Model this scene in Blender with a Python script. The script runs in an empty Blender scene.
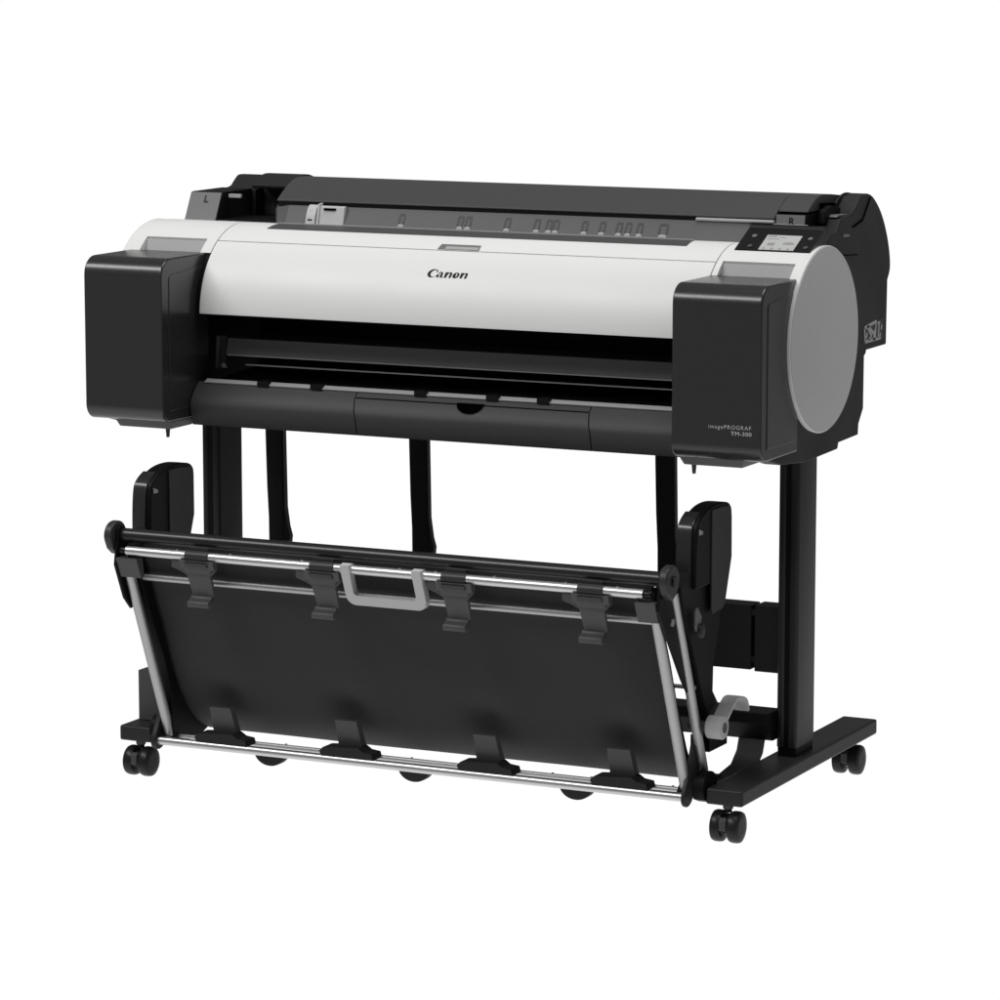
import bpy, bmesh, math, random
from mathutils import Vector, Matrix
random.seed(4)
SC = bpy.context.scene
COL = SC.collection
PI = math.pi

# ------------------------------------------------------------------ materials
def mat(name, base, rough=0.5, metal=0.0, spec=0.3, bump=0.0, bscale=400.0, var=0.0, coat=0.0, aniso=False):
    m = bpy.data.materials.new(name); m.use_nodes = True
    nt = m.node_tree; b = nt.nodes['Principled BSDF']
    c = base if isinstance(base, tuple) else (base, base, base)
    b.inputs['Base Color'].default_value = (*c, 1)
    b.inputs['Roughness'].default_value = rough
    b.inputs['Metallic'].default_value = metal
    b.inputs['Specular IOR Level'].default_value = spec
    b.inputs['Coat Weight'].default_value = coat
    tc = nt.nodes.new('ShaderNodeTexCoord')
    if var > 0:
        n = nt.nodes.new('ShaderNodeTexNoise'); n.inputs['Scale'].default_value = 9; n.inputs['Detail'].default_value = 6
        nt.links.new(tc.outputs['Object'], n.inputs['Vector'])
        mr = nt.nodes.new('ShaderNodeMapRange')
        mr.inputs['From Min'].default_value = .3; mr.inputs['From Max'].default_value = .7
        mr.inputs['To Min'].default_value = rough * (1 - var); mr.inputs['To Max'].default_value = rough * (1 + var)
        nt.links.new(n.outputs['Fac'], mr.inputs['Value']); nt.links.new(mr.outputs['Result'], b.inputs['Roughness'])
    if bump > 0:
        n = nt.nodes.new('ShaderNodeTexNoise'); n.inputs['Scale'].default_value = bscale; n.inputs['Detail'].default_value = 2
        if aniso:
            mp = nt.nodes.new('ShaderNodeMapping'); mp.inputs['Scale'].default_value = (.05, 1, 1)
            nt.links.new(tc.outputs['Object'], mp.inputs['Vector']); nt.links.new(mp.outputs['Vector'], n.inputs['Vector'])
        else:
            nt.links.new(tc.outputs['Object'], n.inputs['Vector'])
        bp = nt.nodes.new('ShaderNodeBump'); bp.inputs['Strength'].default_value = bump; bp.inputs['Distance'].default_value = .0006
        nt.links.new(n.outputs['Fac'], bp.inputs['Height']); nt.links.new(bp.outputs['Normal'], b.inputs['Normal'])
    return m
M = dict(
    white=mat('white_plastic', (.80, .80, .79), .42, spec=.35, bump=.05, var=.1),
    grayp=mat('light_gray_plastic', .40, .45, spec=.3),
    disc=mat('silver_gray_disc', .52, .5, spec=.3, bump=.5, bscale=900, var=.15),
    dark=mat('charcoal_plastic', .025, .25, spec=.65, bump=.09, bscale=900),
    darkm=mat('charcoal_matte_plastic', .022, .55, spec=.22, bump=.15, var=.1),
    mid=mat('dark_gray_plastic', .075, .5, spec=.25, bump=.12),
    midl=mat('medium_gray_plastic', .17, .5, spec=.25, bump=.12),
    tray=mat('gray_sheet_tray', .12, .5, spec=.25, bump=.2),
    black=mat('black_plastic', .006, .5, spec=.15),
    gloss=mat('black_gloss_plastic', .007, .3, spec=.3),
    ink=mat('seam_black', .001, .8, spec=0.0),
    cloth=mat('black_fabric', .044, .8, spec=.2, bump=.5, bscale=700),
    metal=mat('brushed_aluminium', .66, .38, metal=1.0, spec=.5),
    leg=mat('dark_powder_coat', .030, .42, spec=.3, bump=.2, bscale=900),
    tube=mat('dark_anodised_tube', .05, .3, metal=.7, spec=.4),
    clip=mat('gray_clip_plastic', .085, .45, spec=.25, bump=.12),
    handle=mat('gray_handle_plastic', .56, .5, spec=.25, bump=.08),
    screen=mat('lcd_panel', (.50, .51, .50), .3, spec=.4),
    print=mat('screen_print_gray', .30, .5, spec=.2),
    lettw=mat('white_lettering', .52, .5, spec=.2),
    lettb=mat('black_lettering', .006, .5, spec=.2),
    rubber=mat('caster_rubber', .018, .35, spec=.3),
    label=mat('label_film', .05, .5, spec=.2),
)

# ------------------------------------------------------------------ geometry helpers
ROOT = None
def finish(bm, name, m, parent=None, smooth=35, wn=False):
    bmesh.ops.recalc_face_normals(bm, faces=bm.faces)
    me = bpy.data.meshes.new(name); bm.to_mesh(me); bm.free()
    me.materials.append(M[m] if isinstance(m, str) else m)
    if smooth:
        me.polygons.foreach_set('use_smooth', [True] * len(me.polygons))
        me.set_sharp_from_angle(angle=math.radians(smooth))
    o = bpy.data.objects.new(name, me); COL.objects.link(o)
    if wn:
        w = o.modifiers.new('wn', 'WEIGHTED_NORMAL'); w.keep_sharp = True; w.weight = 90
    p = parent or ROOT
    if p: o.parent = p
    return o
def bevel(bm, w, seg=2, ang=25):
    if w <= 0: return
    bmesh.ops.recalc_face_normals(bm, faces=bm.faces)
    es = [e for e in bm.edges if len(e.link_faces) == 2 and e.calc_face_angle(0) > math.radians(ang)]
    bmesh.ops.bevel(bm, geom=es, offset=w, offset_type='OFFSET', segments=seg, profile=.5, affect='EDGES', clamp_overlap=True)
def add_prism(bm, pts, x0, x1, axis='x'):
    """closed outline pts [(a,b)..] swept along the axis from x0 to x1"""
    def P(a, b, t):
        return (t, a, b) if axis == 'x' else ((a, t, b) if axis == 'y' else (a, b, t))
    A = [bm.verts.new(P(a, b, x0)) for a, b in pts]; B = [bm.verts.new(P(a, b, x1)) for a, b in pts]
    n = len(pts)
    bm.faces.new(A); bm.faces.new(B[::-1])
    for i in range(n): bm.faces.new((A[i], A[(i + 1) % n], B[(i + 1) % n], B[i]))
def prism(name, pts, x0, x1, m, parent=None, bev=0.0, seg=2, axis='x', ang=25, smooth=35):
    bm = bmesh.new(); add_prism(bm, pts, x0, x1, axis); bevel(bm, bev, seg, ang)
    return finish(bm, name, m, parent, smooth, wn=bev > 0)
def add_box(bm, x0, x1, y0, y1, z0, z1): add_prism(bm, [(y0, z0), (y1, z0), (y1, z1), (y0, z1)], x0, x1)
def box(name, x0, x1, y0, y1, z0, z1, m, parent=None, bev=0.0, seg=2):
    bm = bmesh.new(); add_box(bm, x0, x1, y0, y1, z0, z1); bevel(bm, bev, seg)
    return finish(bm, name, m, parent, wn=bev > 0)
def add_tube(bm, p0, p1, r, n=20, r1=None, caps=True):
    p0, p1 = Vector(p0), Vector(p1); d = (p1 - p0).normalized()
    u = d.orthogonal().normalized(); v = d.cross(u); r1 = r if r1 is None else r1
    A = [bm.verts.new(p0 + (u * math.cos(2 * PI * k / n) + v * math.sin(2 * PI * k / n)) * r) for k in range(n)]
    B = [bm.verts.new(p1 + (u * math.cos(2 * PI * k / n) + v * math.sin(2 * PI * k / n)) * r1) for k in range(n)]
    for k in range(n): bm.faces.new((A[k], A[(k + 1) % n], B[(k + 1) % n], B[k]))
    if caps: bm.faces.new(A[::-1]); bm.faces.new(B)
def tube(name, p0, p1, r, m, parent=None, n=24, bev=0, r1=None):
    bm = bmesh.new(); add_tube(bm, p0, p1, r, n, r1); bevel(bm, bev, 2, 50)
    return finish(bm, name, m, parent, 40)
def add_lathe(bm, prof, c, n=40):
    """profile [(x, r)] turned about an axis along x through c=(y,z)"""
    rings = []
    for x, r in prof:
        rings.append([bm.verts.new((x, c[0] + r * math.cos(2 * PI * k / n), c[1] + r * math.sin(2 * PI * k / n))) for k in range(n)])
    for a, b in zip(rings, rings[1:]):
        for k in range(n): bm.faces.new((a[k], a[(k + 1) % n], b[(k + 1) % n], b[k]))
    bm.faces.new(rings[0]); bm.faces.new(rings[-1][::-1])
def lathe(name, prof, c, m, parent=None, n=40, smooth=35):
    bm = bmesh.new(); add_lathe(bm, prof, c, n); return finish(bm, name, m, parent, smooth)
def arc(cx, cy, r, a0, a1, n):
    return [(cx + r * math.cos(math.radians(a0 + (a1 - a0) * k / n)), cy + r * math.sin(math.radians(a0 + (a1 - a0) * k / n))) for k in range(n + 1)]
def add_sweep(bm, path, w, t, closed=False):
    """flat bar swept along path of 3d points in a plane x=const-ish: w along x, t thick in the path normal (yz)"""
    rings = []
    for i, p in enumerate(path):
        a = Vector(path[max(i - 1, 0)]); b = Vector(path[min(i + 1, len(path) - 1)])
        d = (b - a).normalized(); nrm = Vector((1, 0, 0)).cross(d).normalized(); p = Vector(p)
        wi = w[i] if isinstance(w, (list, tuple)) else w
        x = Vector((1, 0, 0))
        rings.append([bm.verts.new(p + x * sx * wi / 2 + nrm * sn * t / 2) for sx, sn in ((-1, -1), (1, -1), (1, 1), (-1, 1))])
    for a, b in zip(rings, rings[1:]):
        for k in range(4): bm.faces.new((a[k], a[(k + 1) % 4], b[(k + 1) % 4], b[k]))
    bm.faces.new(rings[0]); bm.faces.new(rings[-1][::-1])
def sweep(name, path, w, t, m, parent=None, bev=.001):
    bm = bmesh.new(); add_sweep(bm, path, w, t); bevel(bm, bev, 2, 40); return finish(bm, name, m, parent, wn=bev > 0)
def spline(pts, n=8):
    out = []
    P = [Vector((*p, 0)) if len(p) == 2 else Vector(p) for p in pts]
    for i in range(len(P) - 1):
        p0 = P[max(i - 1, 0)]; p1 = P[i]; p2 = P[i + 1]; p3 = P[min(i + 2, len(P) - 1)]
        for k in range(n):
            t = k / n
            out.append(.5 * ((2 * p1) + (p2 - p0) * t + (2 * p0 - 5 * p1 + 4 * p2 - p3) * t * t + (3 * p1 - p0 - 3 * p2 + p3) * t ** 3))
    out.append(P[-1]); return out
def sp2(pts, n=8): return [(v.x, v.y) for v in spline(pts, n)]

# ------------------------------------------------------------------ the printer root
ROOT = bpy.data.objects.new('large_format_printer', None); COL.objects.link(ROOT)
ROOT.location = (0, 0, 0)
ROOT['label'] = 'large black and white floor-standing roll paper printer on wheeled stand with sagging black catch basket'
ROOT['category'] = 'printer'
XR = 1.24
CY, CZ, CR = .255, .80, .149            # axis of the round white cover
def cyl(y, up=0.0): return CZ + math.sqrt(max(CR * CR - (y - CY) ** 2, 0)) + up
def cang(y): return math.degrees(math.atan2(cyl(y) - CZ, y - CY))

# ---- white covers
def shell(name, x0, x1, a0, a1, m, parent=None, r=CR, th=.008, n=28, bev=.0008, tail=None, bottom=None):
    out = arc(CY, CZ, r, a0, a1, n); inn = arc(CY, CZ, r - th, a1, a0, n)
    if tail: out.append(tail); inn.insert(0, (tail[0], tail[1] - th))
    if bottom: out.insert(0, bottom); inn.append((bottom[0] + th, bottom[1]))
    return prism(name, out + inn, x0, x1, m, parent, bev, 2, ang=50)
aS = cang(.172)                          # hinge seam
cover = shell('front_cover', .1645, 1.0895, 178.5, aS + .35, 'white')
topc = shell('top_cover', .1645, 1.0895, aS - .35, 84, 'white', n=12, tail=(.30, .946))
# fins seen through the seam are dark
def capshape(name, x0, x1):
    out = arc(CY, CZ, CR, 156, 84, 36) + [(.30, .946), (.30, .861)]
    # the hand recess is cut out of the cap: build the cap as three pieces side by side
    bm = bmesh.new()
    rx0, rx1 = (x0 + .020, x1 - .020) if x0 < .5 else (x0 + .010, x1 - .012)
    low = arc(CY, CZ, CR, cang(.1485), 84, 24) + [(.30, .946), (.30, .9042)]
    if x0 < .5: add_prism(bm, out, x0, rx0); add_prism(bm, low, rx1, x1)
    else: add_prism(bm, low, x0, rx0); add_prism(bm, out, rx1, x1)
    yb = .174
    up = arc(CY, CZ, CR, cang(yb), 84, 20)
    mid = [(.150, .895), (.168, .8985)] + [(yb, cyl(yb))] + up[1:] + [(.30, .946), (.30, .79), (.150, .79)]
    mid = [(.145, .861), (.145, .893), (.190, .898)] + [(yb + .001, cyl(yb + .001))] + up[1:] + [(.30, .946), (.30, .861)]
    add_prism(bm, mid, rx0, rx1)
    o = finish(bm, name, 'white', None, 30)
    lx = (.1535, .1636) if x0 < .5 else (1.0904, 1.0915)
    prism('cap_liner', arc(CY, CZ, CR - .0035, 179, 90, 24) + [(.30, .79)], lx[0], lx[1], 'black', o)
    # light gray plate that closes the back of the hand recess
    bm = bmesh.new()
    add_prism(bm, [(.1605, .8955), (.1730, .9222), (.1765, .9222), (.1780, .8955)], rx0 + .0004, rx1 - .0004)
    finish(bm, 'hand_recess', 'grayp', o)
    return o
capshape('end_cover', .002, .1625)
capshape('end_cover', 1.0915, 1.2385)

# round disc on the right end
dc = (.2545, .7975)
disc = lathe('side_disc', [(1.2387, .151), (1.2440, .1522), (1.2460, .1518), (1.2466, .1508)], dc, 'white', n=120)
lathe('disc_face', [(1.2460, .1506), (1.2478, .1502), (1.2482, .1490)], dc, 'disc', disc, n=120)
disc['label'] = 'flat round gray disc with a thin white rim'
lathe('side_disc', [(.0035, .1515), (-.0075, .1525), (-.0105, .151)], (.255, .797), 'white', n=96)

# slot along the top cover, tab over the seam
def patch(name, x0, x1, y0, y1, m, up=.0007, parent=None, n=8, skew=0.0, th=.003):
    """strip lying on the round cover; skew slants the ends"""
    bm = bmesh.new(); rows = []
    for k in range(n + 1):
        f = k / n; y = y0 + (y1 - y0) * f
        z = cyl(y) + up
        rows.append([bm.verts.new((x0 + skew * f, y, z)), bm.verts.new((x1 - skew * f, y, z)), bm.verts.new((x1 - skew * f, y, z - th)), bm.verts.new((x0 + skew * f, y, z - th))])
    for a, b in zip(rows, rows[1:]):
        for k in range(4): bm.faces.new((a[k], a[(k + 1) % 4], b[(k + 1) % 4], b[k]))
    bm.faces.new(rows[0]); bm.faces.new(rows[-1][::-1])
    return finish(bm, name, m, parent)
patch('paper_slot', .2371, 1.0200, .214, .2515, 'mid', parent=topc, skew=.003)
patch('slot_edge', .2401, 1.0170, .2515, .2560, 'grayp', up=.0022, parent=topc, n=3)
patch('finger_tab', .5860, .6630, .1735, .1860, 'midl', parent=topc, skew=.002)
patch('tab_edge', .5990, .6615, .1735, .1800, 'grayp', up=.0012, parent=topc, skew=.001)

# ---- maker's name on the front cover, drawn letter by letter
def glyph_pieces():
    """pieces of polygons in letter units, cap height 1; returns list of (advance, [polys])"""
    def ell(cx, cy, rx, ry, n=28, a0=0, a1=360):
        return [(cx + rx * math.cos(math.radians(a0 + (a1 - a0) * k / n)), cy + ry * math.sin(math.radians(a0 + (a1 - a0) * k / n))) for k in range(n + (0 if a1 - a0 >= 360 else 1))]
    C = ('strip', ell(.62, .5, .60, .54, 30, 50, 322), ell(.80, .5, .42, .44, 30, 72, 300))
    C2 = [(.90, .97), (1.12, .88), (1.02, .62), (.94, .64), (.94, .84)]
    def n_():
        st = [(.10, 0), (.36, 0), (.40, .62), (.30, .72), (.02, .66), (.02, .60), (.14, .60)]
        ar = [(.34, .48)] + ell(.62, .46, .26, .25, 12, 130, 10) + [(.90, 0), (.64, 0), (.62, .44)] + ell(.56, .46, .10, .11, 8, 20, 170)
        return [st, ar]
    def o_():
        L = ell(.40, .35, .38, .37, 20, 75, 285) + ell(.44, .35, .13, .30, 14, 275, 85)
        Rr = ell(.40, .35, .38, .37, 20, -80, 80) + ell(.38, .35, .14, .30, 14, 80, -80)
        return [L, Rr]
    def a_():
        top = [(.08, .56)] + ell(.42, .42, .30, .30, 12, 140, 0) + [(.74, 0), (.50, 0), (.46, .42)] + ell(.38, .46, .10, .16, 8, 20, 160)
        bowl = ell(.28, .20, .27, .21, 16, 60, 300) + ell(.36, .20, .12, .14, 10, 290, 70)
        foot = [(.50, 0), (.86, 0), (.92, .10), (.72, .10)]
        return [top, bowl, foot]
    return [(1.12, [C, C2]), (.92, a_()), (.98, n_()), (.86, o_()), (.98, n_())]
def place_name():
    bm = bmesh.new()
    x = .5855
    th0 = math.radians(cang(.1445)); lay = 0
    tot = sum(a for a, _ in glyph_pieces()); sx = .076 / tot / 1.0
    for adv, polys in glyph_pieces():
        for poly in polys:
            lay += 1
            def V(uv):
                u, v = uv
                ang = math.radians(cang(.1365)) + (.0100 - v * .0150) / CR
                r = CR + .0003 + .00003 * (lay % 4)
                return bm.verts.new((x + (u + .22 * v) * sx, CY + r * math.cos(ang), CZ + r * math.sin(ang)))
            if poly[0] == 'strip':
                A = [V(p) for p in poly[1]]; B = [V(p) for p in poly[2]]
                for k in range(len(A) - 1): bm.faces.new((A[k], A[k + 1], B[k + 1], B[k]))
            else: bm.faces.new([V(p) for p in poly])
        x += adv * sx
    bmesh.ops.triangulate(bm, faces=bm.faces)
    return finish(bm, 'lettering', 'lettb', cover, 0)
place_name()

def text(s, m, parent, mtx, size, name='lettering', wx=1.0, space=1.0, bold=0.0, ax='LEFT'):
    cu = bpy.data.curves.new(name, 'FONT'); cu.body = s; cu.size = size; cu.space_character = space
    cu.align_x = ax; cu.offset = bold; cu.resolution_u = 4
    ob = bpy.data.objects.new('tmp', cu); COL.objects.link(ob)
    dg = bpy.context.evaluated_depsgraph_get(); me = bpy.data.meshes.new_from_object(ob.evaluated_get(dg))
    COL.objects.unlink(ob); bpy.data.objects.remove(ob)
    me.transform(mtx @ Matrix.Diagonal((wx, 1, 1, 1)))
    me.materials.clear(); me.materials.append(M[m]); me.name = name
    o = bpy.data.objects.new(name, me); COL.objects.link(o); o.parent = parent; return o
def frame(o, xd, yd):
    xd = Vector(xd).normalized(); zd = xd.cross(Vector(yd)).normalized(); yd = zd.cross(xd)
    m = Matrix((xd, yd, zd)).transposed().to_4x4(); m.translation = Vector(o); return m

# ---- ink tank covers (the two black boxes in front)
def boxprof():
    return arc(.032, .872, .032, 180, 90, 10) + [(.158, .904), (.158, .626)] + arc(.026, .652, .026, 270, 180, 8)
def tank(x0, x1, inner_side, lab):
    b = prism('ink_tank_cover', boxprof(), x0, x1, 'dark', None, .0035, 3, ang=60)
    b['label'] = lab
    # tray below, tapering backwards, with a small peg
    a0, a1 = (x0 + .043, x0 + .151) if x0 < .5 else (1.091, 1.199)
    bm = bmesh.new()
    T = [(a0 - .004, .030, .6262), (a1 - .0, .030, .6262), (a1 + .0, .150, .6262), (a0 - .004, .150, .6262)]
    B = [(a0 + .004, .034, .6125), (a1 - .003, .034, .6125), (a1 - .003, .105, .6125), (a0 + .004, .105, .6125)]
    tv = [bm.verts.new(v) for v in T]; bv = [bm.verts.new(v) for v in B]
    bm.faces.new(tv); bm.faces.new(bv[::-1])
    for k in range(4): bm.faces.new((tv[k], bv[k], bv[(k + 1) % 4], tv[(k + 1) % 4]))
    bevel(bm, .0015)
    t = finish(bm, 'lower_tray', 'midl', b, wn=True)
    px = .1335 if x0 < .5 else 1.1065
    tube('peg', (px, .0485, .6125), (px, .0485, .5965), .0042, 'mid', b, 14, r1=.0028)
    # service door on the side
    sx = (x1, x1 + .0012) if inner_side or x0 > .5 else (x1, x1 + .0012)
    y0 = .024
    prism('side_door', arc(y0 + .010, .866, .010, 180, 90, 5) + [(.150, .885), (.150, .645), (y0, .645)], sx[0] - .002, sx[1], 'dark', b, .0006, 1, ang=50)
    return b
tankL = tank(0, .153, True, 'left black tank cover box beside the print slot')
tankR = tank(1.087, 1.24, False, 'right black tank cover box with white model lettering')
fm = frame((1.1508, -.0006, .6785), (1, 0, 0), (0, 0, 1))
text('imagePROGRAF', 'lettw', tankR, fm, .0090, wx=1.02, space=1.22)
fm = frame((1.2246, -.0006, .6690), (1, 0, 0), (0, 0, 1))
text('TM-300', 'lettw', tankR, fm, .0088, wx=1.18, space=1.08, bold=.0001, ax='RIGHT')

# ---- body: black chassis behind everything
prism('chassis', [(.30, .936), (.30, .800), (.31, .70), (.30, .616), (.44, .616), (.455, .66), (.455, .752), (.565, .755), (.572, .86), (.545, .94), (.34, .94)], .03, 1.215, 'black', None, .002)
# underside and slot floor
prism('output_platen', [(.118, .680), (.31, .690), (.31, .616), (.10, .616)], .155, 1.085, 'black', None)
prism('slot_roof', [(.120, .812), (.30, .812), (.30, .93), (.20, .88), (.13, .84)], .166, 1.088, 'black', None)
M['slider'] = mat('pale_gray_plastic', .55, .45, spec=.3)
M['railm'] = mat('gray_rail', .20, .45, spec=.3)
rail = prism('print_rail', [(.196, .7245), (.205, .7525), (.30, .7525), (.30, .7245)], .163, 1.087, 'railm', None, .001)
box('rail_edge', .168, 1.087, .193, .197, .7235, .7252, 'slider', rail)
box('rail_edge', .205, 1.087, .190, .197, .7085, .7100, 'grayp', rail)
prism('end_plate', [(.190, .7005), (.200, .7005), (.205, .756), (.195, .756)], .146, .1505, 'midl', None, .0005)
prism('end_plate', [(.198, .709), (.205, .700), (.208, .756), (.199, .756)], .1508, .161, 'mid', None, .0005)
# right side panel of the body, right rear housing
def panel_pts():
    return [(.035, .627), (.040, .86), (.150, .875), (.200, .925), (.285, .955), (.295, .962), (.330, .965), (.345, .985), (.395, .990), (.410, .998)] + \
        sp2([(.435, 1.016), (.470, 1.019), (.500, 1.010), (.535, .985), (.562, .952), (.580, .915), (.584, .885), (.572, .866)], 5) + \
        [(.570, .757), (.475, .757), (.472, .751), (.465, .748), (.464, .660), (.443, .636), (.441, .618), (.350, .616), (.346, .606), (.200, .603), (.095, .612)]
sp = prism('side_panel', panel_pts(), 1.206, 1.2375, 'darkm', None, .0025, 2, ang=30)
sp['label'] = 'right black side wall of the body'
prism('side_panel', [(.035, .627), (.040, .86), (.150, .875), (.200, .90), (.285, .92), (.34, .93), (.42, .93), (.55, .90), (.57, .757), (.475, .757), (.465, .748), (.464, .66), (.443, .636), (.441, .618), (.35, .616), (.2, .603), (.095, .612)], .0035, .03, 'darkm', None, .0025, 2, ang=30)
# small split lines on the right wall
def seamline(path, parent, r=.0008):
    bm = bmesh.new()
    for a, b in zip(path, path[1:]): add_tube(bm, a, b, r, 6)
    return finish(bm, 'panel_split', 'ink', parent, 0)
seamline([(1.2376, .345, .926), (1.2376, .425, .921)], sp)
seamline([(1.2376, .40, .968), (1.2376, .445, .977), (1.2376, .480, 1.012)], sp, .0018)
# warning label
lb = prism('warning_label', [(.457, .7685), (.553, .7685), (.553, .803), (.476, .803), (.457, .798)], 1.2370, 1.2379, 'label', None)
bm = bmesh.new()
def stroke(a, b, w=.0028, x=1.2381):
    a = Vector((x, *a)); b = Vector((x, *b)); d = (b - a).normalized(); n = Vector((1, 0, 0)).cross(d) * w
    vs = [bm.verts.new(a + n), bm.verts.new(b + n), bm.verts.new(b - n), bm.verts.new(a - n)]; bm.faces.new(vs)
for a, b in [((.462, .795), (.500, .7995)), ((.500, .7995), (.520, .801)), ((.462, .795), (.466, .772)), ((.474, .797), (.497, .778)), ((.480, .797), (.505, .782)),
             ((.512, .770), (.517, .797)), ((.505, .770), (.510, .788)), ((.524, .797), (.536, .797)), ((.528, .772), (.531, .795)), ((.541, .785), (.545, .793)),
             ((.466, .7715), (.540, .7715)), ((.470, .778), (.476, .786)), ((.484, .773), (.492, .777)), ((.534, .775), (.540, .779))]:
    stroke(a, b)
finish(bm, 'pictogram', 'grayp', lb, 0)

# ---- lower front panels (three pieces with slanted joints)
def fpanel(xa, xb, sa, sb, name='front_panel'):
    """profile rows (y, z, slant factor)"""
    rows = [(.118, .6865, 0), (.1135, .6862, 0), (.1115, .6835, 0), (.103, .676, .0), (.094, .664, .35), (.0875, .6535, .7), (.0862, .6445, 1), (.0885, .634, 1), (.0925, .6175, 1), (.0950, .6140, 1), (.105, .6132, 1)]
    bm = bmesh.new(); L, Rr = [], []
    for y, z, s in rows:
        L.append((xa + sa * s, y, z)); Rr.append((xb + sb * s, y, z))
    back = [(.118, .614), (.118, .680)]
    lo = [bm.verts.new(p) for p in L] + [bm.verts.new((xa + sa, *back[0])), bm.verts.new((xa, *back[1]))]
    ro = [bm.verts.new(p) for p in Rr] + [bm.verts.new((xb + sb, *back[0])), bm.verts.new((xb, *back[1]))]
    n = len(lo)
    for k in range(n): bm.faces.new((lo[k], lo[(k + 1) % n], ro[(k + 1) % n], ro[k]))
    bm.faces.new(lo[::-1]); bm.faces.new(ro)
    return finish(bm, name, 'darkp', None, 30)
M['darkp'] = mat('charcoal_front_panel', .055, .5, spec=.25, bump=.12)
fl = fpanel(.156, .4645, 0, .009)
fc = fpanel(.4665, .8965, .009, .009)
fr = fpanel(.8985, 1.086, .009, 0)
fc['label'] = 'centre panel with a small half-round notch in its top edge'
# groove and finger notch in the centre panel
seamline([(.4680, .1032, .6762), (.8960, .1032, .6762)], fc, .0011)
bm = bmesh.new()
pts = arc(.682, .6785, .0245, 180, 360, 18)
pts = [(x, .6785 - (.6785 - z) * .62) for x, z in pts]
vs = []
for x, z in pts:
    f = (.6865 - z) / (.6865 - .6535); y = .1125 - .024 * f
    vs.append((x, y - .0050, z))
A = [bm.verts.new(v) for v in vs]; B = [bm.verts.new((x, y + .012, z)) for x, y, z in vs]
bm.faces.new(A); bm.faces.new(B[::-1])
for k in range(len(A)): bm.faces.new((A[k], A[(k + 1) % len(A)], B[(k + 1) % len(A)], B[k]))
finish(bm, 'finger_notch', 'ink', fc, 0)
# bright lip of the output guide with dark paper guides in it
lip = prism('output_lip', [(.1100, .6866), (.1205, .6915), (.1230, .6900), (.1130, .6845)], .170, 1.086, 'grayp', None, .0004)
for gx in (.2853, .3878, .5848, .7181, .8110, 1.066):
    box('paper_guide', gx - .011, gx + .011, .1085, .1300, .6840, .6930, 'black', lip, .0008)

# ---- media tray behind the white cover
TY = lambda y: .9500 + (y - .262) * (.9800 - .9500) / (.278 - .262)
tr = prism('media_tray', [(.2560, .9480), (.262, .950), (.278, .9800), (.300, .9800), (.300, .930), (.256, .930)], .246, 1.150, 'tray', None)
bm = bmesh.new(); q = [bm.verts.new(v) for v in ((.246, .262, .950), (.246, .278, .980), (.2225, .278, .976), (.2300, .262, .948), (.246, .30, .930), (.246, .30, .98), (.2225, .30, .976), (.23, .30, .930))]
for a in ((0, 1, 2, 3), (3, 2, 6, 7), (1, 5, 6, 2), (0, 3, 7, 4), (4, 7, 6, 5)): bm.faces.new([q[k] for k in a])
finish(bm, 'tray_end', 'mid', tr, 0)
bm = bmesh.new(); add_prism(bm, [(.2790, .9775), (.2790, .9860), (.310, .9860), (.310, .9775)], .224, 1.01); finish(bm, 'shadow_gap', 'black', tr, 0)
for gx0 in (.4653, .5768, .5919, .6652, .7202, .7426, .7552, .8078, .84, .8708, .8874, .908, .9506):
    gx = gx0 + .0045
    bm = bmesh.new()
    w = .0062 if gx < .94 else .009
    for (u0, u1, y0, y1) in ((-w, -w + .0040, .2655, .2722), (w - .0040, w, .2655, .2722), (-w * .8, w * .8, .27225, .2738)):
        vsb = []
        for (x, y) in ((gx + u0, y0), (gx + u1, y0), (gx + u1, y1), (gx + u0, y1)):
            vsb.append((x, y))
        lo = [bm.verts.new((x, y, TY(y) - .003)) for x, y in vsb]; hi = [bm.verts.new((x, y, TY(y) + .0012)) for x, y in vsb]
        bm.faces.new(lo[::-1]); bm.faces.new(hi)
        for k in range(4): bm.faces.new((lo[k], lo[(k + 1) % 4], hi[(k + 1) % 4], hi[k]))
    g = finish(bm, 'size_mark', 'mid', tr, 0)
    bm = bmesh.new(); 
    vsb = ((gx - w * .9, .2625), (gx + w * .9, .2625), (gx + w * .5, .2645), (gx - w * .5, .2645))
    lo = [bm.verts.new((x, y, TY(y) - .003)) for x, y in vsb]; hi = [bm.verts.new((x, y, TY(y) + .001)) for x, y in vsb]
    bm.faces.new(lo[::-1]); bm.faces.new(hi)
    for k in range(4): bm.faces.new((lo[k], lo[(k + 1) % 4], hi[(k + 1) % 4], hi[k]))
    finish(bm, 'mark_foot', 'grayp', tr, 0)

# ---- roll cover
rc = [(.2785, .9862), (.2765, .9875), (.2775, .9900)] + sp2([(.2850, .9945), (.302, 1.0055), (.330, 1.0185), (.362, 1.0235), (.42, 1.0195), (.470, 1.0120), (.520, .989), (.553, .955), (.572, .905), (.574, .870)], 6) + [(.560, .870), (.50, .96), (.45, .98), (.30, .98)]
M['rollm'] = mat('gray_lid_plastic', .062, .48, spec=.25, bump=.12)
roll = prism('roll_cover', rc, .2225, 1.1480, 'rollm', None, .0008, 1, ang=50)
roll['label'] = 'long dark gray curved lid over the paper roll'
prism('cover_end', [(.2935, .9985)] + sp2([(.2960, 1.0015), (.302, 1.0055), (.330, 1.0185), (.362, 1.0235), (.42, 1.0195), (.470, 1.0120), (.520, .989), (.553, .955), (.572, .905), (.574, .870)], 5) + [(.50, .9), (.36, .9985)], 1.1483, 1.200, 'rollm', roll, .0008, 1, ang=50)
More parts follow.
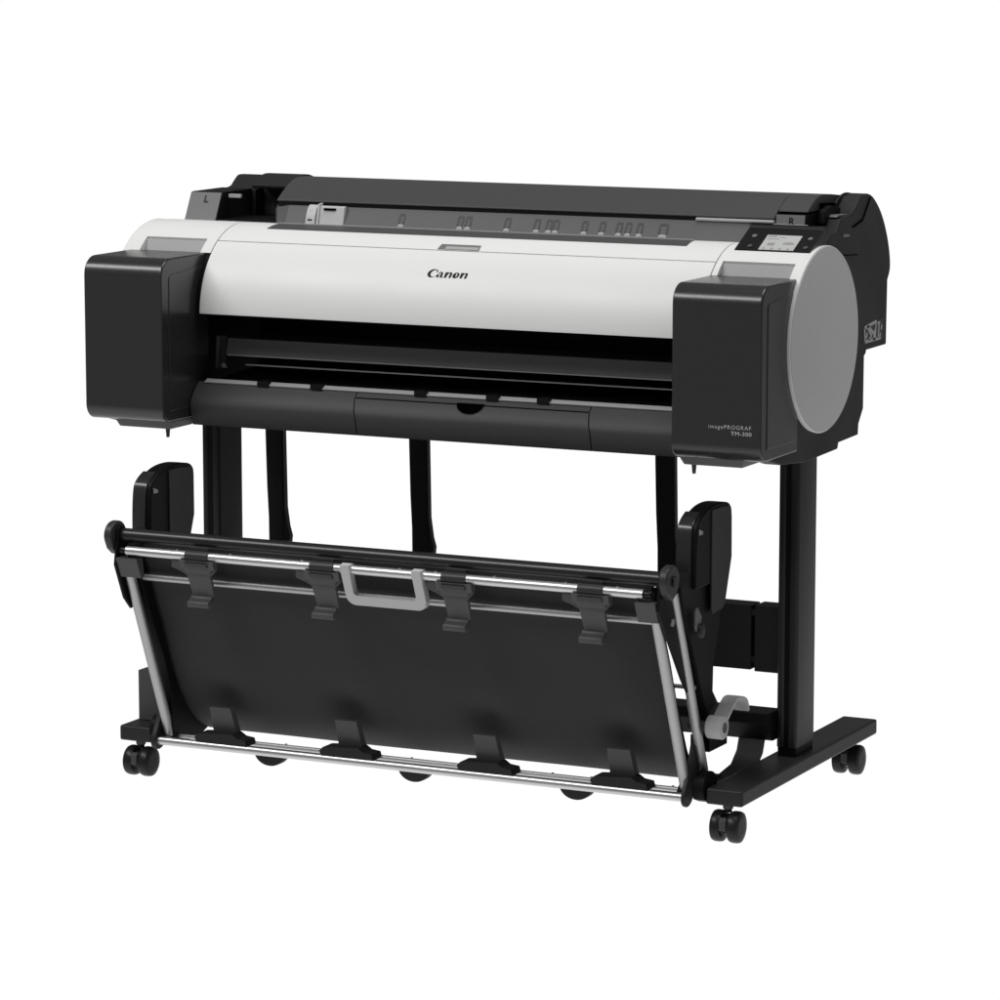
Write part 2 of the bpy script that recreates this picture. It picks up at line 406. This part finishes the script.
prism('lip_strip', [(.2745, .9800), (.2735, .9830), (.277, .9855), (.30, .9855), (.30, .9800)], 1.010, 1.1475, 'grayp', roll, .0006, 1)
prism('roll_cover_back', [(.575, .868), (.568, .757), (.47, .757), (.47, .868)], .03, 1.206, 'darkm', None, .001)

# left and right roll holder blocks
def lrblock(x0, x1, letter, lab):
    if letter == 'R': return rblock(x0, x1, lab)
    b = prism('roll_holder_block', [(.286, .942), (.3125, .9935), (.316, .9950), (.420, .9950), (.42, .942)], x0, x1, 'black', None, .0012, 2)
    prism('block_face', [(.2845, .9425), (.3110, .9940), (.3135, .9940), (.2870, .9425)], x0 + .0005, x1 - .0005, 'midl', b, .0004, 1)
    b['label'] = lab
    d = Vector((0, .0265, .0515)).normalized()
    o = Vector(((x0 + x1) / 2 + (-.001 if letter == 'L' else -.004), .2840, .9425)) + d * .0395
    text(letter, 'lettb', b, frame(o + Vector((0, -.0006, .0)), (1, 0, 0), d), .0185, bold=.0003)
    return b
def rblock(x0, x1, lab):
    b = prism('roll_holder_block', [(.2735, .942), (.2835, .9940), (.290, .9950), (.420, .9950), (.42, .942)], x0, x1, 'black', None, .0012, 2)
    prism('block_face', [(.2720, .9425), (.2820, .9942), (.2845, .9942), (.2745, .9425)], x0 + .0005, x1 - .0005, 'midl', b, .0004, 1)
    b['label'] = lab
    d = Vector((0, .010, .0517)).normalized()
    text('R', 'lettb', b, frame(Vector(((x0 + x1) / 2 - .003, .2713, .9425)) + d * .0370, (1, 0, 0), d), .0165, bold=.0003)
    return b
bl = lrblock(.030, .0925, 'L', 'gray-faced block marked with a letter L')
br = lrblock(1.149, 1.2000, 'R', 'gray-faced block marked with a letter R')
box('release_tab', .098, .122, .325, .331, .985, .9915, 'grayp', bl, .0008)
# hood over the roll holders
hoodL = [(.418, .94), (.418, .9935), (.440, .9945)] + sp2([(.452, .9975), (.466, 1.0080), (.482, 1.0145), (.52, 1.008), (.553, .975), (.575, .93), (.584, .885), (.570, .866)], 5) + [(.568, .757), (.44, .757)]
prism('roll_hood', hoodL, .030, .100, 'darkm', None, .002, 2)
hoodC = [(.446, .94), (.446, 1.000), (.405, .996), (.402, 1.002)] + sp2([(.415, 1.0115), (.450, 1.0200), (.490, 1.0145), (.530, .990), (.562, .952), (.582, .900), (.572, .866)], 5) + [(.568, .757), (.44, .757)]
prism('roll_hood', [(y, z - .006) for y, z in hoodC], .1805, .2215, 'darkm', None, .002, 2)
hood = prism('roll_hood', hoodC, .100, .180, 'darkm', None, .002, 2)
prism('roll_hood', [(y, z + .0006) for y, z in hoodC[2:-2]] + [(.56, .87), (.45, .97)], 1.2005, 1.2058, 'darkm', None, .002, 2)
prism('cavity_wall', [(.30, .930), (.30, .948), (.445, .948), (.445, .93)], .0925, .229, 'black', None)
prism('cavity_wall', [(.285, .935), (.286, .972), (.33, 1.012), (.36, 1.018), (.445, 1.010), (.445, .93)], .2145, .2222, 'mid', None, .001)
prism('cover_catch', [(.345, .995), (.345, 1.0105), (.42, 1.006), (.38, .991)], 1.2000, 1.2050, 'ink', None)
prism('latch_hook', [(.325, .9785), (.33, 1.0), (.36, 1.006), (.40, 1.0), (.40, .9785)], 1.2050, 1.2160, 'black', None, .0015)
prism('latch_plate', [(.345, .988), (.350, .9915), (.440, .9885), (.44, .986)], 1.2165, 1.2305, 'midl', None, .0006)
prism('latch_plate', [(.355, .955), (.360, .960), (.385, .958), (.385, .954)], 1.2165, 1.2385, 'midl', None, .0006)

# ---- paper width slider (white)
sl = prism('width_slider', [(.2600, .9500), (.2675, .9800), (.2700, .9815), (.2760, .9815), (.2760, .950)], .3130, .3600, 'slider', None, .0008, 1)
box('slider_slot', .3210, .3440, .2640, .2690, .9745, .9780, 'ink', sl)
prism('slider_fin', [(.2570, .950), (.2660, .9845), (.284, .9870), (.284, .950)], .3090, .3128, 'slider', sl, .0006, 1)
prism('slider_arm', sp2([(.2540, .9480), (.2580, .9620), (.2650, .9760), (.272, .9825)], 4) + [(.279, .9825), (.275, .950)], .2890, .3070, 'slider', sl, .0006, 1)
box('slider_slot', .2935, .3020, .2560, .2620, .9565, .9590, 'ink', sl)
box('slider_slot', .2935, .3020, .2630, .2690, .9705, .9730, 'ink', sl)

# ---- control panel
pw = Vector((0, .063, .030)).normalized(); pn = Vector((0, -.030, .063)).normalized()
def pp(x, u, h): 
    v = Vector((x, .2065, .9415)) + Vector((0, .063, .030)) * u + pn * h; return v
cp = prism('control_panel', [(.2060, .9405), (.2055, .9425), (.2690, .9728), (.2700, .9775), (.2760, .9790), (.2790, .9760), (.2790, .935), (.25, .930)], 1.1075, 1.2380, 'gloss', None, .0008, 2)
def pquad(name, x0, x1, u0, u1, m, h=.0016, parent=None, th=.0012):
    bm = bmesh.new(); hi = [bm.verts.new(pp(x, u, h)) for x, u in ((x0, u0), (x1, u0), (x1, u1), (x0, u1))]; lo = [bm.verts.new(pp(x, u, h - th)) for x, u in ((x0, u0), (x1, u0), (x1, u1), (x0, u1))]
    bm.faces.new(hi); bm.faces.new(lo[::-1])
    for k in range(4): bm.faces.new((lo[k], lo[(k + 1) % 4], hi[(k + 1) % 4], hi[k]))
    return finish(bm, name, m, parent or cp, 0)
sc_ = pquad('screen', 1.1480, 1.2085, .02, .70, 'screen')
for (x0, x1, u0, u1) in [(1.151, 1.166, .60, .66), (1.170, 1.182, .58, .61), (1.151, 1.172, .50, .53), (1.158, 1.170, .22, .34), (1.184, 1.203, .28, .34), (1.186, 1.200, .36, .38), (1.154, 1.158, .06, .12), (1.168, 1.172, .05, .12), (1.182, 1.186, .05, .12), (1.196, 1.200, .05, .10)]:
    pquad('screen_icon', x0, x1, u0, u1, 'print', .0019, cp, .0006)
def pdot(x, u, r, m, h=.0026):
    bm = bmesh.new(); n = 20; hi = []; lo = []
    for k in range(n):
        a = 2 * PI * k / n; c = pp(x + r * math.cos(a), u, 0) + pw * r * math.sin(a)
        hi.append(bm.verts.new(c + pn * h)); lo.append(bm.verts.new(c - pn * .0005))
    bm.faces.new(hi); bm.faces.new(lo[::-1])
    for k in range(n): bm.faces.new((lo[k], lo[(k + 1) % n], hi[(k + 1) % n], hi[k]))
    return finish(bm, 'button', m, cp, 30)
pdot(1.127, .62, .0042, 'midl'); pdot(1.1305, .16, .0042, 'mid'); pdot(1.225, .58, .0040, 'midl'); pdot(1.2265, .17, .0040, 'mid')
prism('panel_edge', [(.2738, .9792), (.2765, .9797), (.2785, .9780), (.2760, .9770)], 1.147, 1.207, 'grayp', cp)

# ------------------------------------------------------------------ stand
def rrect(x0, x1, y0, y1, r, n=6):
    return arc(x1 - r, y1 - r, r, 0, 90, n) + arc(x0 + r, y1 - r, r, 90, 180, n) + arc(x0 + r, y0 + r, r, 180, 270, n) + arc(x1 - r, y0 + r, r, 270, 360, n)
for side in (0, 1):
    lx0, lx1 = (.053, .087) if side == 0 else (1.153, 1.187)
    y0, y1 = .302, .382
    bm = bmesh.new(); add_prism(bm, rrect(lx0, lx1, y0, y1, .004), .088, .640, 'z')
    core = finish(bm, 'stand_leg', 'black', None, 40)
    # rounded outer skins of the extruded leg, grooved in front
    s = .0012
    for (a, b) in ((lx0 - s, lx0 + .0130), (lx1 - .0150, lx1 + s)):
        rr = .0055
        bm = bmesh.new(); add_prism(bm, rrect(a, b, y0 - .002, y1 + .0015, rr), .1045, .632, 'z'); bevel(bm, .002, 2, 60)
        finish(bm, 'leg_skin', 'leg', core, 40)
    fx0, fx1 = (.038, .102) if side == 0 else (1.138, 1.202)
    c = .018 
    # foot: low beam with chamfered ends
    bm = bmesh.new()
    add_prism(bm, [(fx0, .0315), (fx1, .0315), (fx1, .6512), (fx0, .6512)], .0633, .0899, 'z'); bevel(bm, .0040, 3)
    foot = finish(bm, 'stand_foot', 'leg', None, 40, wn=True)
    foot['label'] = ('left' if side == 0 else 'right') + ' long low foot beam on casters'
    for cy in (.050, .598):
        cxa = .070 if side == 0 else 1.170
        bm = bmesh.new()
        add_tube(bm, (cxa, cy, .0660), (cxa, cy, .050), .0065, 16)
        # hood between the two wheels
        add_prism(bm, arc(cy, .0262, .0215, 200, -20, 14) + [(cy + .006, .012), (cy - .006, .012)], cxa - .0075, cxa + .0075)
        cst = finish(bm, 'caster', 'gloss', None, 40)
        for wx in (-.0147, .0147):
            x = cxa + wx
            wh = lathe('wheel', [(x - .0098, .012), (x - .0098, .0205), (x - .0080, .0248), (x - .004, .0262), (x + .004, .0262), (x + .0080, .0248), (x + .0098, .0205), (x + .0098, .012)], (cy, .0263), 'rubber', cst, n=36)
        prism('brake_pedal', [(cy - .026, .040), (cy - .020, .045), (cy - .016, .040), (cy - .021, .022), (cy - .026, .024)], cxa - .006, cxa + .006, 'mid', cst, .0012)
        tube('swivel_stem', (cxa, cy, .0632), (cxa, cy, .0560), .0085, 'midl', cst, 18)
# block standing on the left foot
box('foot_block', .046, .100, .083, .150, .0905, .1785, 'clip', None, .0015)
# crossbar between the legs
prism('cross_bar', [(.262, .168), (.318, .168), (.318, .118), (.285, .118), (.262, .150)], .087, 1.153, 'black', None, .002)
bm = bmesh.new()
add_sweep(bm, [(1.114, .290, .126), (1.114, .278, .098), (1.110, .262, .076), (1.104, .225, .066), (1.100, .180, .064)], .046, .004); finish(bm, 'tie_plate', 'darkm', None, 40)

# rear straps that hold the basket
for (x, s) in ((.116, 1), (.407, 1), (.882, 1)):
    bm = bmesh.new()
    path = [(x, .450, .63), (x + .0005, .450, .55), (x + .002, .450, .46), (x + .004, .450, .40), (x + .0045, .450, .33)]
    add_sweep(bm, path, [.034, .0335, .032, .030, .030], .010)
    bevel(bm, .001)
    st = finish(bm, 'hanging_strap', 'darkm', None, 40, wn=True)
    prism('strap_edge', [(x + .018, .60), (x + .0195, .60), (x + .0225, .42), (x + .0275, .385), (x + .0325, .368), (x + .0305, .350), (x + .0205, .350), (x + .020, .42)], .445, .458, 'darkm', st, .001, 1, axis='y')

# ------------------------------------------------------------------ basket
# long rods
tube('top_roller', (.118, -.088, .4470), (1.118, -.088, .4470), .0122, 'tube', None, 32)
M['metal2'] = mat('satin_aluminium', .5, .5, metal=1.0)
rod = tube('front_rod', (.146, -.1096, .4253), (1.090, -.1096, .4253), .0078, 'metal', None, 32)
for a, b in ((.134, .146), (1.090, 1.104)):
    tube('rod_plug', (a, -.1096, .4253), (b, -.1096, .4253), .0058, 'gloss', rod, 20, bev=.001)
for sx in (.243, .345, .480, .66, .725, .83, .955, 1.045):
    tube('rivet', (sx, -.1105, .4320), (sx, -.1105, .4345), .0022, 'metal', rod, 10)
tube('middle_rod', (.120, -.0628, .3741), (1.120, -.0628, .3741), .0062, 'metal2', None, 28)
brod = tube('bottom_rod', (.124, .018, .0739), (1.112, .018, .0739), .0075, 'metal', None, 32)
tube('rear_bottom_rod', (.124, .046, .0790), (1.105, .046, .0790), .0040, 'metal2', None, 20)
for sx in (.185, .36, .60, .70, .86, .93, 1.075):
    tube('rivet', (sx, .046, .0825), (sx, .046, .0845), .0022, 'metal', brod, 10)
# slanted side rods
for xs in (.1378, 1.1022):
    tube('side_rod', (xs, -.0925, .392), (xs, .0345, .0835), .0088, 'metal2', None, 28)
tube('brace_rod', (1.1180, -.058, .420), (1.1180, .070, .110), .0080, 'metal2', None, 28)
tube('brace_rod', (.1150, -.058, .420), (.1150, .070, .110), .0080, 'metal2', None, 28)

# fabric sling, one sheet: up at the rods, bulging down and back to the trough
prof = spline([(0, -.078, .447), (0, -.066, .418), (0, -.048, .374), (0, -.033, .330), (0, -.015, .282), (0, .006, .225), (0, .030, .178), (0, .058, .138), (0, .088, .108), (0, .118, .087), (0, .150, .073), (0, .185, .067), (0, .215, .068)], 6)
bm = bmesh.new(); NX = 150; grid = []
x0c, x1c = .150, 1.0895
spots = [.248, .4885, .747, .995]  # dents shaped in to imitate the soft contact shadows above the lower clips
for i in range(NX + 1):
    f = i / NX; x = x0c + (x1c - x0c) * f; row = []
    for j, p in enumerate(prof):
        t = j / (len(prof) - 1)
        y, z = p.y, p.z
        d = 0
        for s in spots:
            d += .017 * math.exp(-(((x - s + .004) / .034) ** 2 + ((z - .169) / .027) ** 2)) * (1 if y < .12 else 0)
        d += (.0016 * math.sin(x * 9 + z * 6) + .0007 * math.sin(x * 23 - z * 14 + 1.3)) * min(1, t * 3)
        # towards the ends the sheet is pulled in a little
        e = math.exp(-(x - x0c) / .035) * .010 + math.exp(-(x1c - x) / .035) * .006
        y2 = y + d + e * math.sin(PI * min(max((.40 - z) / .30, 0), 1))
        row.append(bm.verts.new((x, y2, z)))
    grid.append(row)
for i in range(NX):
    for j in range(len(prof) - 1): bm.faces.new((grid[i][j], grid[i + 1][j], grid[i + 1][j + 1], grid[i][j + 1]))
cl = finish(bm, 'catch_cloth', 'cloth', None, 80)
so = cl.modifiers.new('thick', 'SOLIDIFY'); so.thickness = .0025; so.offset = 1
cl['label'] = 'black fabric sling with four shallow dents shaped in for soft shade'
# dark ends that close the sling
for xa, xb in ((.128, .1495), (1.0900, 1.0980)):
    pts = [(-.060, .43)] + [(-.050, .365), (-.020, .300), (.010, .225), (.050, .145), (.085, .095), (.075, .070), (.030, .066), (.022, .078), (.045, .100), (.035, .150), (-.004, .225), (-.040, .30), (-.072, .37), (-.085, .43)] if xa > .5 else \
        [(-.060, .43), (-.040, .365), (.010, .30), (.040, .225), (.080, .150), (.118, .105), (.165, .082), (.118, .066), (.035, .064), (.026, .10), (.025, .150), (.004, .215), (-.040, .30), (-.072, .37), (-.085, .43)]
    prism('sling_end', pts, xa, xb, 'black', cl, .001)

# top T clips
def top_clip(xc):
    bm = bmesh.new()
    yb = -.1215
    # T plate: outline in x/z, leaning back as it goes down
    out = [(-.032, .418), (-.032, .404), (-.024, .402), (-.0205, .394), (-.0190, .350), (.0195, .350), (.0205, .394), (.0245, .403), (.032, .404), (.032, .418)]
    out = [(-.031, .419), (-.031, .4045), (-.0250, .4020), (-.0215, .3960), (-.0185, .3560), (.0215, .3560), (.0225, .3960), (.0265, .4035), (.0335, .4045), (.0335, .419)]
    F_, B_ = [], []
    for x, z in out:
        y = yb + (.419 - z) * .42
        F_.append(bm.verts.new((xc + x, y, z))); B_.append(bm.verts.new((xc + x, y + .0075, z)))
    bm.faces.new(F_); bm.faces.new(B_[::-1]); n = len(out)
    for k in range(n): bm.faces.new((F_[k], F_[(k + 1) % n], B_[(k + 1) % n], B_[k]))
    bevel(bm, .0008, 2)
    o = finish(bm, 'paper_clip', 'clip', None, 40, wn=True)
    prism('clip_wing', [(xc - .050, .4170), (xc - .050, .4050), (xc - .030, .3980), (xc - .018, .392), (xc + .022, .392), (xc + .034, .4040), (xc + .034, .4180)], -.112, -.105, 'clip', o, .0006, 1, axis='y')
    # rolled lip at the bottom
    bm = bmesh.new()
    y0 = yb + (.419 - .356) * .42
    pts = [(y0 + .001, .357), (y0 - .002, .352), (y0 - .011, .3485), (y0 - .0135, .345), (y0 - .0125, .3385), (y0 - .004, .3365), (y0 + .006, .342), (y0 + .0085, .352)]
    add_prism(bm, pts, xc - .0235, xc + .0170); bevel(bm, .001, 2, 30)
    finish(bm, 'clip_lip', 'clip', o, 40)
    tube('clip_sleeve', (xc - .0215, -.1096, .4253), (xc + .0220, -.1096, .4253), .0100, 'clipd', o, 28)
    prism('clip_pad', [(-.1235, .4155), (-.1205, .4085), (-.117, .4085), (-.115, .4155)], xc - .020, xc + .0225, 'clipd', o, .0005)
    bm = bmesh.new(); add_box(bm, xc - .018, xc + .020, -.1115, -.1035, .434, .4390); bevel(bm, .0008); finish(bm, 'clip_ridge', 'darkm', o)
    return o
M['clipd'] = mat('dark_clip_plastic', .035, .4, spec=.35)
for xc in (.2830, .5185, .7590, .9998): top_clip(xc)
# bottom clips
def bottom_clip(xc):
    # base block on the rods
    z0, z1 = .0795, .0935
    out = [(-.047, z0), (-.051, z0 + .008), (-.044, z0 + .0150), (-.027, z0 + .0165), (.023, z0 + .0190), (.033, z0 + .0125), (.049, z0 + .0105), (.052, z0)]
    o = prism('sling_clip', [(xc + a, b) for a, b in out], .012, .046, 'clipk', None, .0009, 2, axis='y')
    bm = bmesh.new()
    F_, B_ = [], []
    for x, z in [(-.0225, .096), (.0225, .096), (.0185, .1425), (-.0225, .1425)]:
        y = .030 - (z - .096) * .30
        F_.append(bm.verts.new((xc + x, y, z))); B_.append(bm.verts.new((xc + x, y + .013 + (.004 if z < .1 else 0), z)))
    bm.faces.new(F_); bm.faces.new(B_[::-1])
    for k in range(4): bm.faces.new((F_[k], F_[(k + 1) % 4], B_[(k + 1) % 4], B_[k]))
    bevel(bm, .0008)
    finish(bm, 'clip_paddle', 'clip', o, 40, wn=True)
M['clipk'] = mat('black_clip_plastic', .028, .45, spec=.25)
for xc in (.250, .4925, .7510, .9930): bottom_clip(xc)
for xc in (.3046, .5827, .8828):
    # rounded rest pads under the sling
    bm = bmesh.new(); add_prism(bm, [(a, b) for a, b in arc(xc, .0560, .0300, 180, 360, 16)], .085, .105, 'y'); bevel(bm, .002, 2, 50)
    for v in bm.verts: v.co.z = .056 - (.0560 - v.co.z) * .80
    finish(bm, 'rest_pad', 'darkm', None, 40)

# gray handle
hb = bmesh.new()
hpath = []
def hpt(x, z):
    return Vector((x, -.1215 + (.425 - z) * .30, z))
outl = [(.5555, .434), (.5725, .434)] + arc(.5815, .389, .007, 180, 270, 5) + arc(.6815, .389, .007, 270, 360, 5) + [(.6860, .434), (.7030, .434)] + arc(.6890, .3830, .0175, 0, -90, 7) + arc(.5765, .3830, .0175, 270, 180, 7)
F_, B_ = [], []
for x, z in outl:
    p = hpt(x, z); F_.append(hb.verts.new(p)); B_.append(hb.verts.new(p + Vector((0, .015, .001))))
hb.faces.new(F_); hb.faces.new(B_[::-1])
for k in range(len(outl)): hb.faces.new((F_[k], F_[(k + 1) % len(outl)], B_[(k + 1) % len(outl)], B_[k]))
bevel(hb, .0012, 2, 30)
hd = finish(hb, 'basket_handle', 'handle', None, 40, wn=True)
hd['label'] = 'light gray U-shaped pull handle hung on the front rod'
for x in (.5640, .6942): tube('handle_sleeve', (x - .0088, -.1096, .4253), (x + .0088, -.1096, .4253), .0100, 'slider', hd, 26)

# gray corner sleeves, end knobs
for side in (0, 1):
    s = -1 if side == 0 else 1
    xa, xb = (.127, .168) if side == 0 else (1.076, 1.112)
    prism('corner_sleeve', [(-.1175, .4130), (-.1020, .3780), (-.0900, .3800), (-.096, .4130)], xa, xb, 'clip', None, .002)
    xk = (.1065, .121) if side == 0 else (1.119, 1.1335)
    kp = sp2([(-.112, .426), (-.121, .446), (-.117, .461), (-.105, .4700), (-.087, .4710), (-.073, .461), (-.069, .444), (-.080, .424), (-.097, .415)], 4)
    k = prism('end_knob', kp, xk[0], xk[1], 'clipd', None, .003, 3, ang=40)
    yy = arc(-.093, .446, .009, 0, 360, 18)[:-1]
    prism('knob_cap', yy, xk[0] + .004 if side == 0 else xk[1] - .002, xk[0] + .006 if side == 0 else xk[1] + .0035, 'gloss', k, .001)
    ea = [(-.105, .462), (-.090, .466), (-.072, .45), (-.08, .40), (-.055, .325), (-.066, .318), (-.088, .34), (-.115, .40)] if side == 0 else [(-.105, .462), (-.09, .466), (-.06, .43), (-.022, .35), (.030, .240), (.020, .232), (-.020, .275), (-.085, .36), (-.115, .40)]
    prism('end_arm', ea, xk[1] + .001 if side == 0 else xk[0] - .006, xk[1] + .006 if side == 0 else xk[0] - .001, 'black', None, .001)
    # tall side housings
    hx0, hx1 = (.103, .133) if side == 0 else (1.107, 1.137)
    hp = sp2([(-.012, .42), (-.012, .47), (-.008, .515), (.004, .530), (.022, .5385), (.050, .5455), (.085, .5470), (.118, .5430)], 5) + sp2([(.126, .540), (.134, .532), (.136, .520)], 3) + [(.1365, .452), (.110, .380), (.088, .366), (.075, .42)]
    hs = prism('side_housing', hp + [(.03, .42)], hx0, hx1, 'black', None, .003, 3, ang=35)
    # front strut of the housing, given a lighter colour for its front-lit edge
    inner = sp2([(-.0165, .42), (-.0165, .47), (-.0120, .513), (.000, .5290), (.022, .5400)], 6)
    prism('housing_rim', inner + [(.022, .530), (.004, .515), (-.004, .47), (-.004, .42)], hx0 - .004, hx1 - .008, 'dark', hs, .002, 2, ang=40)
    # recessed plate and slot on the outer face
    fx = hx1
    arm = [(-.058, .430), (-.012, .45), (.06, .42), (.105, .372), (.100, .34), (.078, .285), (.076, .240), (.120, .195), (.100, .170), (.060, .200), (.030, .250), (-.010, .330), (-.040, .38)]
    prism('side_arm', arm, hx0 + .004, hx1 - .006, 'black', None, .0015)
    # black leaning bar down to the bottom rods
    lb_ = sp2([(.096, .240), (.094, .215), (.082, .165), (.062, .105), (.040, .068), (.020, .058), (.006, .066), (.006, .082), (.022, .110), (.046, .165), (.070, .222)], 5)
    bx = (.117, .126) if side == 0 else (1.106, 1.113)
    prism('leaning_bar', lb_, bx[0], bx[1], 'clipk', None, .0015)
# side housing face plates: a paler flat cheek towards the viewer's right
for hx1 in (.133, 1.137):
    prism('housing_cheek', [(.048, .5395), (.085, .5400), (.116, .5370), (.126, .532), (.130, .520), (.1310, .453), (.106, .384), (.098, .374), (.055, .370), (.048, .380)], hx1 - .001, hx1 + .0022, 'leg', None, .001)
for px_ in (.133, 1.137): prism('pivot_pin', [(-.006 + .004, .506), (-.003, .516), (.004, .5135), (.012, .511), (.012, .506)], px_, px_ + .0015, 'metal2', None, .0005)
prism('link_plate', [(-.020, .385), (-.012, .392), (.004, .375), (-.002, .352), (-.012, .348), (-.020, .362)], 1.1375, 1.1410, 'midl', None, .001)
tube('pivot_knob', (1.138, -.004, .353), (1.146, -.004, .353), .0115, 'clipk', None, 22, bev=.001)
tube('spacer_pin', (1.070, .02, .255), (1.124, .02, .255), .0035, 'metal2', None, 14)

# bracket boxes between housings and legs
for side in (0, 1):
    a, b, c_, d = (.1415, .187, .087, .1365) if side == 0 else (1.0200, 1.0975, 1.1040, 1.153)
    br_ = box('leg_bracket', a, b, .318, .360, .228, .3375, 'darkm', None, .0015)
    box('bracket_cheek', c_, d, .318, .360, .226, .3385, 'darkm', br_, .0015)
    for z0, z1 in ((.229, .236), (.248, .315), (.329, .335)): box('bracket_web', min(b, d) - .001, max(a, c_) + .001, .335, .345, z0, z1, 'black', br_)

# gray release lever at the lower right
LYZ = (.052, .1865)
lv = tube('release_lever', (1.134, *LYZ), (1.162, *LYZ), .0190, 'handle', None, 30, bev=.0025)
lv['label'] = 'gray release lever with a curled tongue'
pth = [(1.149, .062, .1950), (1.149, .078, .2055), (1.149, .094, .2140), (1.149, .113, .2195), (1.149, .134, .2170), (1.149, .150, .2070), (1.149, .156, .1955)]
pth = [tuple(v) for v in spline([(1.149, .060, .1930), (1.149, .074, .2040), (1.149, .096, .2175), (1.149, .112, .2235), (1.149, .136, .2195), (1.149, .150, .2110), (1.149, .156, .1950)], 3)]
sweep('lever_tongue', pth, .026, .006, 'handle', lv, .0015)
tube('lever_hub', (1.1615, *LYZ), (1.1630, *LYZ), .0085, 'clip', lv, 18)
tube('lever_shaft', (1.10, *LYZ), (1.134, *LYZ), .0085, 'clip', lv, 16)
box('lever_mount', 1.088, 1.122, .085, .160, .136, .163, 'black', None, .001)
prism('foot_bracket', sp2([(.028, .070), (.024, .088), (.034, .108), (.060, .112), (.080, .098), (.080, .072)], 4) + [(.05, .062)], 1.118, 1.1375, 'black', None, .001)
tube('bracket_pin', (1.119, .040, .092), (1.1165, .040, .092), .0075, 'clip', None, 16)
prism('foot_bracket', sp2([(.028, .070), (.024, .088), (.034, .108), (.060, .112), (.080, .098), (.080, .072)], 4) + [(.05, .062)], .1025, .118, 'black', None, .001)

# ------------------------------------------------------------------ camera
cam = bpy.data.cameras.new('camera'); co = bpy.data.objects.new('camera', cam); COL.objects.link(co)
yaw, pit, f = .4519, .1537, 3810.2
Fv = Vector((-math.sin(yaw) * math.cos(pit), math.cos(yaw) * math.cos(pit), -math.sin(pit)))
Rv = Vector((math.cos(yaw), math.sin(yaw), 0)); Uv = Rv.cross(Fv)
mw = Matrix((Rv, Uv, -Fv)).transposed().to_4x4(); mw.translation = (3.4527, -5.4935, 1.4849)
co.matrix_world = mw
cam.sensor_width = 36; cam.sensor_fit = 'HORIZONTAL'; cam.lens = f / 1000 * 36; cam.clip_end = 200; cam.clip_start = .1
SC.camera = co

# ------------------------------------------------------------------ studio light
def area(name, loc, target, sx, sy, power, col=(1, 1, 1)):
    l = bpy.data.lights.new(name, 'AREA'); l.shape = 'RECTANGLE'; l.size = sx; l.size_y = sy; l.energy = power; l.color = col
    o = bpy.data.objects.new(name, l); COL.objects.link(o); o.location = loc
    o.rotation_euler = (Vector(target) - Vector(loc)).to_track_quat('-Z', 'Y').to_euler(); return o
area('front_softbox', (-1.25, -2.35, 3.55), (.6, .0, .85), 3.6, .8, 92)
area('top_softbox', (1.5, .2, 4.3), (.62, .3, .9), 2.4, 1.8, 80)

# invented surround: white along the view and below, dimmed elsewhere so sides stay dark
w = bpy.data.worlds.new('World'); SC.world = w; w.use_nodes = True
nt = w.node_tree; bg = nt.nodes['Background']
tc = nt.nodes.new('ShaderNodeTexCoord')
sep = nt.nodes.new('ShaderNodeSeparateXYZ'); nt.links.new(tc.outputs['Generated'], sep.inputs[0])
dot = nt.nodes.new('ShaderNodeVectorMath'); dot.operation = 'DOT_PRODUCT'
nt.links.new(tc.outputs['Generated'], dot.inputs[0]); dot.inputs[1].default_value = (-.42, .88, -.2)
az = nt.nodes.new('ShaderNodeMapRange'); az.interpolation_type = 'SMOOTHSTEP'
az.inputs['From Min'].default_value = .74; az.inputs['From Max'].default_value = .88
az.inputs['To Min'].default_value = .0; az.inputs['To Max'].default_value = 1.0
nt.links.new(dot.outputs['Value'], az.inputs['Value'])
el = nt.nodes.new('ShaderNodeMapRange'); el.interpolation_type = 'SMOOTHSTEP'      # how much of the surround is the white view cone: below the horizon
el.inputs['From Min'].default_value = .06; el.inputs['From Max'].default_value = -.01
el.inputs['To Min'].default_value = 0; el.inputs['To Max'].default_value = 1
nt.links.new(sep.outputs['Z'], el.inputs['Value'])
mul = nt.nodes.new('ShaderNodeMath'); mul.operation = 'MULTIPLY'
nt.links.new(az.outputs['Result'], mul.inputs[0]); nt.links.new(el.outputs['Result'], mul.inputs[1])
fl_ = nt.nodes.new('ShaderNodeMapRange'); fl_.interpolation_type = 'SMOOTHSTEP'
fl_.inputs['From Min'].default_value = -.75; fl_.inputs['From Max'].default_value = -.02
fl_.inputs['To Min'].default_value = .90; fl_.inputs['To Max'].default_value = .13
nt.links.new(sep.outputs['Z'], fl_.inputs['Value'])
mx = nt.nodes.new('ShaderNodeMix'); mx.data_type = 'FLOAT'
nt.links.new(mul.outputs['Value'], mx.inputs['Factor']); nt.links.new(fl_.outputs['Result'], mx.inputs[2]); mx.inputs[3].default_value = 1.02
nt.links.new(mx.outputs[0], bg.inputs['Color']); bg.inputs['Strength'].default_value = 1.0

SC.view_settings.view_transform = 'Standard'; SC.view_settings.look = 'None'
SC.view_settings.exposure = 0; SC.view_settings.gamma = 1; SC.view_settings.use_curve_mapping = False
SC.render.film_transparent = False
SC.cycles.use_denoising = True
SC.cycles.max_bounces = 6
